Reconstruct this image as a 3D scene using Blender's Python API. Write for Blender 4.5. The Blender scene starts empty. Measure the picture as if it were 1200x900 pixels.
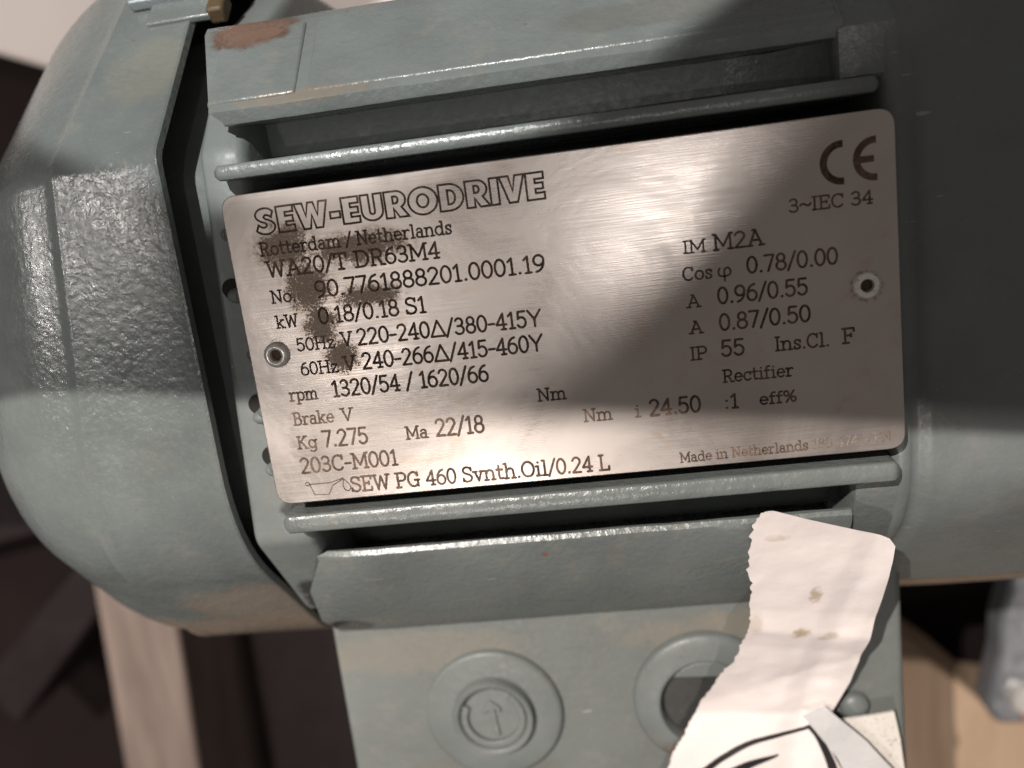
import bpy, bmesh, math, random
from mathutils import Vector, Matrix, noise as mnoise
random.seed(7)
MM = 0.001
sc = bpy.context.scene
col = sc.collection

# ------------------------------------------------------------------ camera
cam_d = bpy.data.cameras.new('camera'); cam = bpy.data.objects.new('camera', cam_d); col.objects.link(cam)
cam_d.sensor_width = 36.0; cam_d.lens = 31.5; cam_d.clip_start = 0.005; cam_d.clip_end = 10
rx = Vector((0.98767196, -0.12682318, -0.09176047)); ry = Vector((-0.1031923, -0.96828219, 0.22755429)); rz = Vector((-0.11770919, -0.21528001, -0.96943234))
m = Matrix((rx, -ry, -rz)).transposed().to_4x4(); m.translation = Vector((7.727, 21.324, 135.785)) * MM
cam.matrix_world = m
cam_d.dof.use_dof = True; cam_d.dof.focus_distance = 0.141; cam_d.dof.aperture_fstop = 11.5
sc.camera = cam

# ------------------------------------------------------------------ world and lamps
w = bpy.data.worlds.new('World'); sc.world = w; w.use_nodes = True
bg = w.node_tree.nodes['Background']; bg.inputs[0].default_value = (0.96, 0.87, 0.81, 1); bg.inputs[1].default_value = 0.16

def lamp(name, kind, loc, aim, power, color, size=0.02, cone=None, blend=0.1, size_y=None):
    d = bpy.data.lights.new(name, kind); o = bpy.data.objects.new(name, d); col.objects.link(o)
    d.energy = power; d.color = color
    L = Vector(loc) * MM; A = Vector(aim) * MM
    o.location = L; o.rotation_euler = (A - L).to_track_quat('-Z', 'Y').to_euler()
    if kind == 'AREA':
        d.size = size
        if size_y: d.shape = 'RECTANGLE'; d.size_y = size_y
    else:
        d.shadow_soft_size = size
        if cone: d.spot_size = 2 * math.radians(cone); d.spot_blend = blend
    return o

def cone_deg(loc, aim, edge):
    L = Vector(loc)
    return math.degrees((Vector(aim) - L).angle(Vector(edge) - L))

def half_space_lamp(name, loc, p, q, side, power, color, size, half=84.0, blend=0.0014):  # beam cut-off stands in for the shadow edge of an unbuilt phone
    """spot whose wide cone is cut off along the line p-q; lights the side of the point 'side'"""
    L, P, Q, S = (Vector(v) for v in (loc, p, q, side))
    n = (P - L).cross(Q - L).normalized()
    if n.dot(S - L) < 0: n = -n
    d = ((P + Q) / 2 - L).normalized(); t = math.radians(90 - half)
    aim = L + (n * math.cos(t) + d * math.sin(t)) * 500
    return lamp(name, 'SPOT', loc, aim, power, color, size, half, blend)
half_space_lamp('ceiling_spot_low', (-300, 470, 850), (-75, -3, -3), (70, -25, -3), (0, -100, 0), 64, (1.0, 0.92, 0.85), 0.001)
k2 = (-130, 450, 780); a2 = (-35, 118, -5)
lamp('ceiling_spot_high', 'SPOT', k2, a2, 48, (1.0, 0.975, 0.94), 0.002, cone_deg(k2, a2, (-30, 18, -5)), 0.10)  # cone rim imitates the shadow edge of an unbuilt hand and phone
half_space_lamp('ceiling_spot_mid', (80, -40, 900), (37, 24, 0), (7, -3, 0), (-40, 20, 0), 1.9, (1.0, 0.96, 0.93), 0.006, 84.0, 0.004)
half_space_lamp('plate_fill_left', (-290, -110, 900), (37, 24, 0), (4, -4, 0), (-40, 20, 0), 1.75, (1.0, 0.94, 0.89), 0.006, 84.0, 0.004)  # added fill for the left half of the plate, no known source
half_space_lamp('left_spot', (-500, 70, 740), (-57, 60, -3), (-60, -40, -3), (-150, 0, 0), 7, (1.0, 0.95, 0.90), 0.010, 84.0, 0.012)  # lamp on the left for the cover gloss, beam cut to miss the plate
half_space_lamp('dome_fill', (-900, 90, 520), (-57, 60, -3), (-60, -40, -3), (-150, 0, 0), 10, (1.0, 0.95, 0.90), 0.010, 84.0, 0.012)  # added to brighten the rounded end of the cover, no known source
half_space_lamp('plate_fill_front', (-170, -440, 860), (-75, -6, 0), (70, -24, 0), (0, -100, 0), 8, (1.0, 0.92, 0.86), 0.002)  # added to brighten the lower plate and pad, no known source
k5 = (-650, 420, 500)
lamp('backdrop_fill', 'SPOT', k5, (-260, 230, -262), 13, (1.0, 0.90, 0.84), 0.05, 20, 0.5)  # added lamp that only brightens the pale board

k6 = (620, -620, 420)
lamp('backdrop_fill_low', 'SPOT', k6, (150, -250, -230), 5.5, (1.0, 0.90, 0.82), 0.05, 13, 0.6)  # added lamp that fills the motor's shadow on the cardboard

sc.view_settings.view_transform = 'Standard'; sc.view_settings.look = 'None'
sc.view_settings.exposure = 0.0; sc.view_settings.gamma = 1.0; sc.view_settings.use_curve_mapping = False
sc.cycles.use_denoising = True

# ------------------------------------------------------------------ materials
class NT:
    def __init__(s, name):
        s.m = bpy.data.materials.new(name); s.m.use_nodes = True; s.t = s.m.node_tree
        s.b = s.t.nodes['Principled BSDF']
        tc = s.t.nodes.new('ShaderNodeTexCoord')
        sx = s.t.nodes.new('ShaderNodeVectorMath'); sx.operation = 'SCALE'; sx.inputs['Scale'].default_value = 1000.0
        s.t.links.new(tc.outputs['Object'], sx.inputs[0]); s.co = sx.outputs[0]          # coordinates in millimetres
    def link(s, a, b): s.t.links.new(a, b)
    def val(s, sock, v):
        if isinstance(v, bpy.types.NodeSocket): s.link(v, sock)
        elif isinstance(v, (tuple, list)): sock.default_value = (*v, 1) if len(v) == 3 and len(sock.default_value) == 4 else v
        else: sock.default_value = v
    def noise(s, scale, detail=4, rough=0.55, vec=None, dist=0.0):
        n = s.t.nodes.new('ShaderNodeTexNoise'); n.inputs['Scale'].default_value = scale; n.inputs['Detail'].default_value = detail
        n.inputs['Roughness'].default_value = rough; n.inputs['Distortion'].default_value = dist
        s.link(vec or s.co, n.inputs['Vector']); return n.outputs['Fac']
    def voronoi(s, scale, vec=None):
        n = s.t.nodes.new('ShaderNodeTexVoronoi'); n.inputs['Scale'].default_value = scale; s.link(vec or s.co, n.inputs['Vector']); return n.outputs['Distance']
    def ramp(s, f, a, b, lo=0.0, hi=1.0):
        n = s.t.nodes.new('ShaderNodeMapRange'); n.interpolation_type = 'SMOOTHSTEP'
        s.val(n.inputs[0], f); n.inputs[1].default_value = a; n.inputs[2].default_value = b; n.inputs[3].default_value = lo; n.inputs[4].default_value = hi
        return n.outputs[0]
    def math(s, op, a, b=0.0, c=None):
        n = s.t.nodes.new('ShaderNodeMath'); n.operation = op; s.val(n.inputs[0], a); s.val(n.inputs[1], b)
        if c is not None: s.val(n.inputs[2], c)
        return n.outputs[0]
    def mix(s, f, a, b):
        n = s.t.nodes.new('ShaderNodeMix'); n.data_type = 'RGBA'; s.val(n.inputs[0], f); s.val(n.inputs[6], a); s.val(n.inputs[7], b); return n.outputs[2]
    def blob(s, c, r, soft=0.5):
        """1 inside an ellipsoid of radii r round c (mm), fading to 0 over the outer share 'soft'."""
        a = s.t.nodes.new('ShaderNodeVectorMath'); a.operation = 'SUBTRACT'; s.link(s.co, a.inputs[0]); a.inputs[1].default_value = c
        d = s.t.nodes.new('ShaderNodeVectorMath'); d.operation = 'DIVIDE'; s.link(a.outputs[0], d.inputs[0]); d.inputs[1].default_value = r
        l = s.t.nodes.new('ShaderNodeVectorMath'); l.operation = 'LENGTH'; s.link(d.outputs[0], l.inputs[0])
        return s.ramp(l.outputs['Value'], 1.0, 1.0 - soft)
    def stretch(s, v):
        n = s.t.nodes.new('ShaderNodeVectorMath'); n.operation = 'MULTIPLY'; s.link(s.co, n.inputs[0]); n.inputs[1].default_value = v; return n.outputs[0]
    def bump(s, h, strength, dist, nrm=None):
        n = s.t.nodes.new('ShaderNodeBump'); n.inputs['Strength'].default_value = strength; n.inputs['Distance'].default_value = dist * MM
        s.link(h, n.inputs['Height'])
        if nrm: s.link(nrm, n.inputs['Normal'])
        return n.outputs[0]
    def out(s, color=None, rough=None, metal=None, nrm=None, spec=None, coat=None):
        if color is not None: s.val(s.b.inputs['Base Color'], color)
        if rough is not None: s.val(s.b.inputs['Roughness'], rough)
        if metal is not None: s.val(s.b.inputs['Metallic'], metal)
        if nrm is not None: s.link(nrm, s.b.inputs['Normal'])
        if spec is not None: s.val(s.b.inputs['Specular IOR Level'], spec)
        if coat is not None: s.val(s.b.inputs['Coat Weight'], coat)
        return s.m

def paint(name, base, peel=1.0, rough=0.36, stains=(), dust=0.35):
    """glossy grey-green machine enamel over cast metal, with dust and stains of their own shape"""
    t = NT(name)
    big = t.noise(0.06, 5); fine = t.noise(0.9, 4); grit = t.noise(3.5, 3)
    c = t.mix(t.ramp(big, 0.3, 0.7), tuple(x * 0.90 for x in base), tuple(x * 1.10 for x in base))
    c = t.mix(t.ramp(t.noise(0.16, 6, 0.65), 0.52, 0.75, 0, dust), c, (0.23, 0.205, 0.165))
    c = t.mix(t.ramp(t.noise(0.45, 6, 0.7), 0.66, 0.74, 0, 0.55), c, (0.06, 0.052, 0.045))
    c = t.mix(t.ramp(grit, 0.66, 0.74, 0, 0.5), c, (0.30, 0.29, 0.27))
    sc1 = t.noise(1.0, 2, 0.5, t.stretch((0.10, 0.9, 0.9)), 0.3); c = t.mix(t.math('MULTIPLY', t.ramp(sc1, 0.735, 0.76), t.ramp(t.noise(0.07, 2), 0.5, 0.6, 0, 0.7)), c, (0.36, 0.36, 0.34))
    for cen, rad, colr, amt, nz in stains:
        f = t.math('MULTIPLY', t.blob(cen, rad, 0.75), 1.7)
        f = t.ramp(t.math('MULTIPLY', f, t.noise(nz, 6, 0.65)), 0.30, 0.75, 0, amt)
        c = t.mix(f, c, colr)
    r = t.math('ADD', t.ramp(fine, 0.2, 0.8, rough - 0.06, rough + 0.12), t.ramp(big, 0.4, 0.7, 0, 0.08))
    n = t.bump(t.noise(0.75, 2, 0.5), 0.55 * peel, 0.16)
    n = t.bump(grit, 0.34 * peel, 0.06, n)
    n = t.bump(t.noise(0.22, 3, 0.6), 0.25, 0.5, n)
    return t.out(c, r, 0.0, n, 0.55)

GREY = (0.138, 0.154, 0.151)
RUST = (0.115, 0.062, 0.042); TAN = (0.30, 0.20, 0.125); SOOT = (0.02, 0.018, 0.017)
M = {}
M['cast'] = paint('cast_enamel', GREY, 1.7, 0.24, [
    ((-46, 52, -17), (13, 8, 10), (0.085, 0.048, 0.034), 0.95, 0.32), ((-46, 52, -17), (11, 7, 9), (0.16, 0.10, 0.075), 0.7, 1.2),
    ((-36, 38.5, -5), (22, 2.4, 3), (0.20, 0.15, 0.10), 0.45, 0.7),
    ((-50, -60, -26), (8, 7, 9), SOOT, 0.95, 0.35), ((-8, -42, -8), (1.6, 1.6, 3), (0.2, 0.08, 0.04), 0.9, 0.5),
    ((20, 44, -9), (30, 5, 7), (0.11, 0.105, 0.095), 0.5, 0.2)])
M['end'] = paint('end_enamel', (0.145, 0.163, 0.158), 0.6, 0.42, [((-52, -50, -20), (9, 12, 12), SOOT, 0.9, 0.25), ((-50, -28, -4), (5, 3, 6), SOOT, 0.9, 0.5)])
M['cover'] = paint('cover_enamel', (0.112, 0.126, 0.123), 1.3, 0.20, [
    ((-66, -54, -22), (30, 18, 18), (0.22, 0.165, 0.12), 0.55, 0.09), ((-74, -64, -34), (44, 14, 16), (0.22, 0.16, 0.115), 0.7, 0.16),
    ((-66, 48, -18), (12, 14, 14), (0.20, 0.18, 0.13), 0.3, 0.15)], 0.22)
M['gear'] = paint('gear_enamel', (0.14, 0.155, 0.153), 0.7, 0.40, [
    ((70, -66, -40), (60, 5.5, 9), (0.36, 0.24, 0.15), 1.0, 0.12), ((80, -36, -8), (22, 14, 14), (0.11, 0.10, 0.085), 0.5, 0.2)], 0.3)
M['box'] = paint('box_enamel', (0.130, 0.142, 0.134), 0.5, 0.45, [((-40, -70, -30), (40, 8, 8), (0.20, 0.175, 0.135), 0.45, 0.2), ((25, -70, -30), (40, 7, 8), (0.21, 0.175, 0.13), 0.4, 0.2), ((-30, -100, -30), (30, 10, 8), (0.12, 0.11, 0.09), 0.5, 0.1)], 0.4)
M['plug_shade'] = paint('recess_shade', (0.035, 0.036, 0.034), 0.3, 0.45, [], 0.1)  # recess floor darkened in colour to give the shade of a deep hole
M['plug'] = paint('plug_plastic', (0.14, 0.155, 0.15), 0.3, 0.42, [((12, -96, -30), (9, 9, 5), (0.12, 0.07, 0.04), 0.6, 0.4)], 0.2)

def plate_mat():
    t = NT('brushed_stainless')
    brush = t.noise(1.0, 3, 0.6, t.stretch((0.10, 7.0, 1.0)))
    cloud = t.noise(0.045, 4, 0.55, None, 0.8)
    spk = t.noise(1.5, 6, 0.75); spk2 = t.noise(4.0, 3, 0.6)
    base = t.mix(t.ramp(cloud, 0.3, 0.7), (0.50, 0.445, 0.41), (0.57, 0.515, 0.48))
    base = t.mix(t.ramp(t.noise(0.12, 5, 0.6, None, 1.5), 0.55, 0.78, 0, 0.5), base, (0.50, 0.36, 0.25))
    # brown crust round the upper left lettering
    def crust(blobs):
        f = None
        for c, r in blobs:
            b = t.blob(c, r, 0.9); f = b if f is None else t.math('MAXIMUM', f, b)
        return f
    f = crust([((-41, 16.5, 0), (8.5, 6, 5)), ((-38.5, 10, 0), (6.5, 7.5, 5)), ((-37.5, 4, 0), (5, 6, 5)), ((-35, -1.5, 0), (5, 4.5, 5)), ((-29, 15, 0), (13, 4.5, 5)), ((-29, 7.5, 0), (9, 3, 5))])
    fine = t.noise(2.6, 5, 0.7); med = t.noise(0.5, 5, 0.65, None, 0.6)
    g = t.math('ADD', f, t.math('ADD', t.math('MULTIPLY', t.math('SUBTRACT', fine, 0.5), 2.2), t.math('MULTIPLY', t.math('SUBTRACT', med, 0.5), 1.2)))
    stain = t.math('MULTIPLY', t.ramp(g, 0.55, 0.95, 0, 0.66), t.ramp(f, 0.0, 0.2))
    halo = t.math('MULTIPLY', t.ramp(t.math('MULTIPLY', f, t.ramp(med, 0.25, 0.6)), 0.05, 0.5), 0.5)
    dots = t.math('MULTIPLY', t.ramp(spk, 0.71, 0.75), t.ramp(t.noise(0.09, 3), 0.44, 0.58))
    riv = crust([((-45.4, 0, 0), (3.6, 3.6, 5)), ((45.2, 0.3, 0), (4.2, 4.2, 5))])
    rv = t.ramp(t.math('MULTIPLY', riv, t.ramp(spk, 0.3, 0.7)), 0.22, 0.5, 0, 0.7)
    dirt = t.math('MAXIMUM', t.math('MAXIMUM', stain, dots), rv)
    c = t.mix(halo, base, (0.21, 0.14, 0.095))
    c = t.mix(dirt, c, t.mix(t.ramp(spk2, 0.35, 0.65), (0.11, 0.068, 0.045), (0.33, 0.225, 0.155)))
    r = t.math('ADD', t.ramp(brush, 0.2, 0.8, 0.21, 0.31), t.math('MULTIPLY', dirt, 0.3))
    r = t.math('ADD', r, t.ramp(cloud, 0.35, 0.7, 0.0, 0.10))
    met = t.math('SUBTRACT', 0.88, t.math('MULTIPLY', dirt, 0.8))
    n = t.bump(brush, 0.05, 0.02); n = t.bump(cloud, 0.25, 0.5, n); n = t.bump(dirt, 0.4, 0.05, n); n = t.bump(spk2, 0.30, 0.02, n)
    return t.out(c, r, met, n)
M['plate'] = plate_mat()

def ink(name, c1, c2):
    t = NT(name); return t.out(t.mix(t.ramp(t.math('ADD', t.math('MULTIPLY', t.noise(1.8, 4, 0.7), 0.5), t.math('MULTIPLY', t.noise(0.25, 3), 0.5)), 0.38, 0.62), c1, c2), 0.7, 0.15)
M['ink'] = ink('etched_brown', (0.035, 0.020, 0.013), (0.17, 0.11, 0.078))
M['ink_worn'] = ink('etched_brown_worn', (0.13, 0.09, 0.07), (0.30, 0.24, 0.20))
t = NT('bright_rivet'); M['rivet'] = t.out(t.mix(t.ramp(t.noise(1.5, 4), 0.5, 0.7), (0.88, 0.86, 0.82), (0.6, 0.52, 0.44)), 0.26, 0.65, t.bump(t.noise(1.2, 3), 0.3, 0.06))
t = NT('rivet_bore'); M['bore'] = t.out(t.mix(t.noise(2.0, 4), (0.02, 0.014, 0.01), (0.12, 0.075, 0.03)), 0.6)
t = NT('pocket_shade_black'); M['hole_shade'] = t.out((0.012, 0.011, 0.010), 0.9)  # plain black painting the shade inside the cast pockets
t = NT('zinc_clip'); M['zinc'] = t.out(t.mix(t.noise(0.5, 4), (0.40, 0.45, 0.47), (0.26, 0.29, 0.30)), 0.35, 0.7, t.bump(t.noise(1.2, 3), 0.4, 0.1))
t = NT('paper')
c = t.mix(t.noise(0.05, 4), (0.80, 0.71, 0.68), (0.83, 0.765, 0.745))
for cen, rad, amt in (((37, -52.5, -8), (2.6, 5, 6), 0.8), ((35, -62, -14), (5, 3, 6), 0.9), ((40, -64, -14), (4, 2.5, 6), 0.5), ((30, -38, -1), (5, 2, 4), 0.4), ((27, -58, -11), (3, 8, 6), 0.4)):
    c = t.mix(t.ramp(t.math('MULTIPLY', t.blob(cen, rad, 0.9), t.noise(0.5, 5, 0.65)), 0.22, 0.55, 0, amt), c, (0.42, 0.32, 0.20))
fib = t.noise(1.6, 5, 0.7)
M['paper'] = t.out(t.mix(t.ramp(fib, 0.6, 0.75, 0, 0.18), c, (0.5, 0.45, 0.4)), 0.7, 0.0, t.bump(fib, 0.25, 0.05, t.bump(t.noise(0.12, 3), 0.35, 0.8)))
t = NT('card'); M['card'] = t.out(t.mix(t.ramp(t.noise(1.3, 5, 0.7), 0.55, 0.68, 0, 0.7), (0.66, 0.62, 0.57), (0.26, 0.20, 0.15)), 0.8, 0, t.bump(t.noise(1.0, 4), 0.5, 0.15))
t = NT('tape'); M['tape'] = t.out((0.72, 0.71, 0.71), 0.22, 0.0, t.bump(t.noise(0.3, 3), 0.5, 0.5)); t.b.inputs['Transmission Weight'].default_value = 0.25
t = NT('black_print'); M['black'] = t.out((0.012, 0.011, 0.011), 0.5)
t = NT('concrete_floor'); M['floor'] = t.out(t.mix(t.noise(0.02, 5), (0.008, 0.005, 0.005), (0.020, 0.014, 0.013)), 0.9, 0, t.bump(t.noise(0.1, 4), 0.4, 2), 0.08)
t = NT('pale_board'); M['pale'] = t.out(t.mix(t.noise(0.02, 4), (0.48, 0.42, 0.395), (0.55, 0.495, 0.465)), 0.6, 0, t.bump(t.noise(0.1, 4), 0.2, 0.5))
def wood(name, a, b):
    t = NT(name); g = t.noise(0.10, 6, 0.6, t.stretch((1.0, 0.12, 1.0)), 0.6)
    return t.out(t.mix(t.ramp(g, 0.3, 0.7), a, b), 0.75, 0, t.bump(g, 0.3, 0.6))
M['timber'] = wood('sawn_timber', (0.135, 0.10, 0.083), (0.21, 0.16, 0.135))
M['cardboard'] = wood('brown_cardboard', (0.36, 0.245, 0.16), (0.45, 0.32, 0.22))
t = NT('dark_steel'); M['dark'] = t.out(t.mix(t.noise(0.05, 5), (0.008, 0.005, 0.005), (0.022, 0.016, 0.016)), 0.6, 0.0, t.bump(t.noise(0.1, 4), 0.5, 1.0), 0.15)
t = NT('galvanised'); M['galv'] = t.out(t.mix(t.noise(0.12, 5, 0.7), (0.13, 0.135, 0.15), (0.28, 0.29, 0.31)), 0.4, 0.5, t.bump(t.noise(0.2, 3), 0.6, 1.0))
t = NT('orange_cap'); M['orange'] = t.out((0.75, 0.20, 0.08), 0.5)

# ------------------------------------------------------------------ mesh helpers (all input in millimetres)
def build(name, verts, faces, mat, parent=None, smooth=None, bevel=None, segs=2, label=None):
    me = bpy.data.meshes.new(name); me.from_pydata([tuple(c * MM for c in v) for v in verts], [], faces)
    bm = bmesh.new(); bm.from_mesh(me); bmesh.ops.recalc_face_normals(bm, faces=bm.faces); bm.to_mesh(me); bm.free()
    me.materials.append(M[mat]); o = bpy.data.objects.new(name, me); col.objects.link(o)
    if smooth is not None:
        for p in me.polygons: p.use_smooth = True
        me.set_sharp_from_angle(angle=math.radians(smooth))
    if bevel:
        b = o.modifiers.new('bevel', 'BEVEL'); b.width = bevel * MM; b.segments = segs; b.limit_method = 'ANGLE'; b.angle_limit = math.radians(35); b.harden_normals = False
        for p in me.polygons: p.use_smooth = True
        me.set_sharp_from_angle(angle=math.radians(60))
    adopt(o, parent)
    if label: o['label'] = label
    return o

def adopt(o, parent):
    if parent is not None:
        o.parent = parent
        o.matrix_parent_inverse = Matrix.Translation(parent.location).inverted() if parent.type == 'EMPTY' else Matrix.Identity(4)

def thing(name, label, cat, loc, group=None):
    e = bpy.data.objects.new(name, None); e.empty_display_size = 0.01; col.objects.link(e); e.location = Vector(loc) * MM
    tag(e, label, cat, group); return e

def tag(o, label, cat, group=None, kind=None):
    if label: o['label'] = label
    if cat: o['category'] = cat
    if group: o['group'] = group
    if kind: o['kind'] = kind
    return o

def fillet(pts, rad, n=4):
    """closed polygon with rounded corners; rad: one radius or a list"""
    out = []; N = len(pts)
    for i in range(N):
        p0, p, p1 = Vector(pts[i - 1]), Vector(pts[i]), Vector(pts[(i + 1) % N])
        r = rad[i] if isinstance(rad, (list, tuple)) else rad
        u = (p0 - p).normalized(); v = (p1 - p).normalized()
        ang = u.angle(v); d = min(r / max(math.tan(ang / 2), 1e-4), 0.48 * (p0 - p).length, 0.48 * (p1 - p).length)
        a, b = p + u * d, p + v * d
        for k in range(n + 1):
            s = k / n; q = a * (1 - s) ** 2 + p * 2 * s * (1 - s) + b * s * s; out.append((q.x, q.y))
    return out

def loft(rings, cap0=True, cap1=True):
    n = len(rings[0]); V = [v for r in rings for v in r]; F = []
    for i in range(len(rings) - 1):
        for j in range(n):
            F.append((i * n + j, i * n + (j + 1) % n, (i + 1) * n + (j + 1) % n, (i + 1) * n + j))
    if cap0: F.append(tuple(range(n - 1, -1, -1)))
    if cap1: F.append(tuple(range((len(rings) - 1) * n, len(rings) * n)))
    return V, F

def prism_x(x0, x1, sec, nx=1):
    return loft([[(x0 + (x1 - x0) * k / nx, y, z) for y, z in sec] for k in range(nx + 1)])

def prism_z(pts, z0, z1):
    return loft([[(x, y, z) for x, y in pts] for z in (z0, z1)])

def lathe_z(cx, cy, prof, n=48, cap0=True, cap1=True):
    return loft([[(cx + r * math.cos(2 * math.pi * k / n), cy + r * math.sin(2 * math.pi * k / n), z) for k in range(n)] for r, z in prof], cap0, cap1)

def merge(*parts):
    V, F = [], []
    for v, f in parts:
        o = len(V); V += list(v); F += [tuple(i + o for i in q) for q in f]
    return V, F

# ================================================================== THE MOTOR
motor = thing('electric_motor', 'grey green painted electric gear motor with riveted steel nameplate', 'motor', (0, 0, -148))
AX = -75.0                                                             # depth of the shaft axis

# --- stator housing core, hidden under plate and pads, shows as groove floors
core_sec = fillet([(27, -32), (27.5, -18.5), (37, -18), (44, -28), (50, -52), (50, -100), (36, -135), (-36, -135), (-62, -100), (-62, -52), (-44, -28), (-37, -20), (-27.5, -20), (-27, -32)], 1.2, 3)
build('stator_housing', *prism_x(-50, 50, core_sec), 'end', motor, 40)

def fin(y, tip, x0, x1, th=1.9, root=-16, name='cooling_fin', dr=2.2):
    """rib along x with rounded ends and a rounded tip; dr is the extra height of the cast root at the ends"""
    n = 40; rings = []
    xs = [x0, x0 + .2, x0 + .5, x0 + .9, x0 + 1.4] + [x0 + 2 + (x1 - x0 - 4) * k / n for k in range(n + 1)] + [x1 - 1.4, x1 - .9, x1 - .5, x1 - .2, x1]
    for x in xs:
        e = min(x - x0, x1 - x); w = th / 2 * (1 if e > 0.8 else 0.45 + 0.55 * e / 0.8)
        wob = 0.10 * mnoise.noise(Vector((x * 0.11, y, 3.1))) + 0.05 * mnoise.noise(Vector((x * 0.6, y, 1.1)))
        t = tip + wob - (0.0 if e > 1.2 else 0.9 * (1 - e / 1.2) ** 2)
        b = th / 2 * 1.35
        rings.append([(x, y - b, root), (x, y - w, t - 1.0), (x, y - w, t - 0.35), (x, y - w * 0.80, t - 0.06), (x, y, t), (x, y + w * 0.80, t - 0.06 + wob), (x, y + w, t - 0.35), (x, y + w, t - 1.0), (x, y + b, root)])
    return build(name, *loft(rings), 'cast', motor, 60)
fin(28.7, -0.8, -50.7, 48.5, 2.3, -33)
fin(-29.2, -0.8, -50.4, 49.5, 3.1, -33)
for y in (19.4, 9.6, 0.0, -9.6, -19.2):
    fin(y, -0.95, -51.2, 47.5, 2.2, -33)

# --- the two flat pads above and below the plate, with overhanging lips
def pad(sgn, x0, x1, xl0, xl1):
    sec = [(36.6, -21), (35.8, -4.9), (35.95, -4.4), (36.3, -4.2), (37.9, -3.7), (38.5, -4.1), (51.9, -17.9), (53.2, -19.6), (53.9, -24), (54.2, -40), (54, -60), (50, -60), (44, -34)]
    if sgn < 0: sec = [(44.0, -23), (39.6, -9.6), (37.5, -8.6), (37.6, -7.9), (38.4, -7.5), (39.5, -7.8), (49, -14.2), (57, -20.8), (64, -29.5), (68.5, -38), (70.5, -48), (60, -62), (44, -36)]
    n = 48; rings = []
    for k in range(n + 1):
        s = k / n; x = x0 + (x1 - x0) * s
        ring = []
        for i, (y, z) in enumerate(sec):
            wob = 0.12 * mnoise.noise(Vector((x * 0.09, i * 0.7, sgn * 5.0))) + 0.05 * mnoise.noise(Vector((x * 0.5, i * 0.9, sgn * 2.0)))
            lim = (-48.8 if sgn > 0 else -46.5) if i < 4 else (-50.6 if sgn > 0 else -48.5) if i < 6 else -54.6
            xx = x1 - (x1 - x) * (x1 - lim) / (x1 - x0)
            if sgn < 0 and 3 <= i <= 6 and xx < -42: z -= 3.4 * ((-42 - xx) / 12.6) ** 1.6   # runs out into the end ring
            ring.append((xx, sgn * (y + wob), z + wob * 0.7))
        rings.append(ring)
    return build('upper_pad' if sgn > 0 else 'lower_pad', *loft(rings), 'cast', motor, 38)
up = pad(1, -51.5, 44.5, -48.2, 44.5)
lo = pad(-1, -50.5, 43.5, -48.2, 43.5)
# --- raised land on the upper pad, leaving the step line by the rust patch
def slab_on_pad(x0, x1, t0, t1, h, sgn=1):
    """thin raised land on the sloping pad face; t runs down the slope"""
    def pt(x, t, hh): return (x, sgn * (38.6 + 0.697 * t + 0.717 * hh), -4.2 - 0.717 * t + 0.697 * hh)
    e = 0.35
    V = [pt(x0, t0, -.4), pt(x1, t0, -.4), pt(x1, t1, -.4), pt(x0, t1, -.4), pt(x0 + e, t0 + e, h), pt(x1 - e, t0 + e, h), pt(x1 - e, t1 - e, h), pt(x0 + e, t1 - e, h)]
    F = [(0, 1, 5, 4), (1, 2, 6, 5), (2, 3, 7, 6), (3, 0, 4, 7), (4, 5, 6, 7), (3, 2, 1, 0)]
    return V, F
build('pad_land', *slab_on_pad(-51.2, -36.6, 0.5, 18.6, 0.45), 'cast', up, None, 0.3)
build('pad_land', *slab_on_pad(-35.2, 44.2, 0.5, 18.6, 0.30), 'cast', up, None, 0.3)

# --- cast ring that closes the fins on the fan side, bearing shield behind it
def ring_sec(d=0.0, r=5):
    return fillet([(32 - d * .4, -5.6 - d), (53 - d * .7, -25 - d), (66 - d, -52), (66 - d, -100), (34, -145 + d), (-34, -145 + d), (-66 + d, -100), (-66 + d, -52), (-55 + d * .7, -22.5 - d), (-34 + d * .4, -5.8 - d)], r, 5)
rr = [(-54.8, 1.6), (-54.4, 0.5), (-53.6, 0.0), (-48.5, 0.0), (-47.6, 0.6), (-47.0, 2.2)]
def sst(v): v = max(0.0, min(1.0, v)); return v * v * (3 - 2 * v)
build('end_ring', *loft([[(x - (3.6 * sst((6 - y) / 24) if k < 3 else 0), y, z) for y, z in ring_sec(d)] for k, (x, d) in enumerate(rr)]), 'end', motor, 50)
build('bearing_shield', *loft([[(x, y, z) for y, z in ring_sec(d)] for x, d in ((-84, 14), (-72, 9), (-66, 7.5), (-58, 7), (-55.6, 6.6), (-54.3, 6))]), 'end', motor, 50)
for y, x in ((-9.0, -52.4), (-18.2, -51.8), (10.6, -53.0)):              # black discs painting the shade of cast pockets beside the rib ends
    build('pocket_shade', *lathe_z(x, y, [(0.2, -5.63), (1.3, -5.55), (1.75, -5.4)], 20, True, False), 'hole_shade', motor, 60)
for y, x in ((19.4, -50.4), (9.6, -51.3), (-10.8, -51.0), (-20.0, -50.6)):  # knobbly rib ends that show past the plate edge
    rg = []
    for k, (r, dx) in enumerate(((0.2, -1.9), (0.8, -1.75), (1.25, -1.2), (1.45, -0.4), (1.5, 0.8), (1.5, 3.0))):
        rg.append([(x + dx, y + r * math.cos(a * math.pi / 8) * 0.9, -4.0 + r * math.sin(a * math.pi / 8) * 1.3) for a in range(16)])
    build('rib_end', *loft(rg), 'end', motor, 60)

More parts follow.
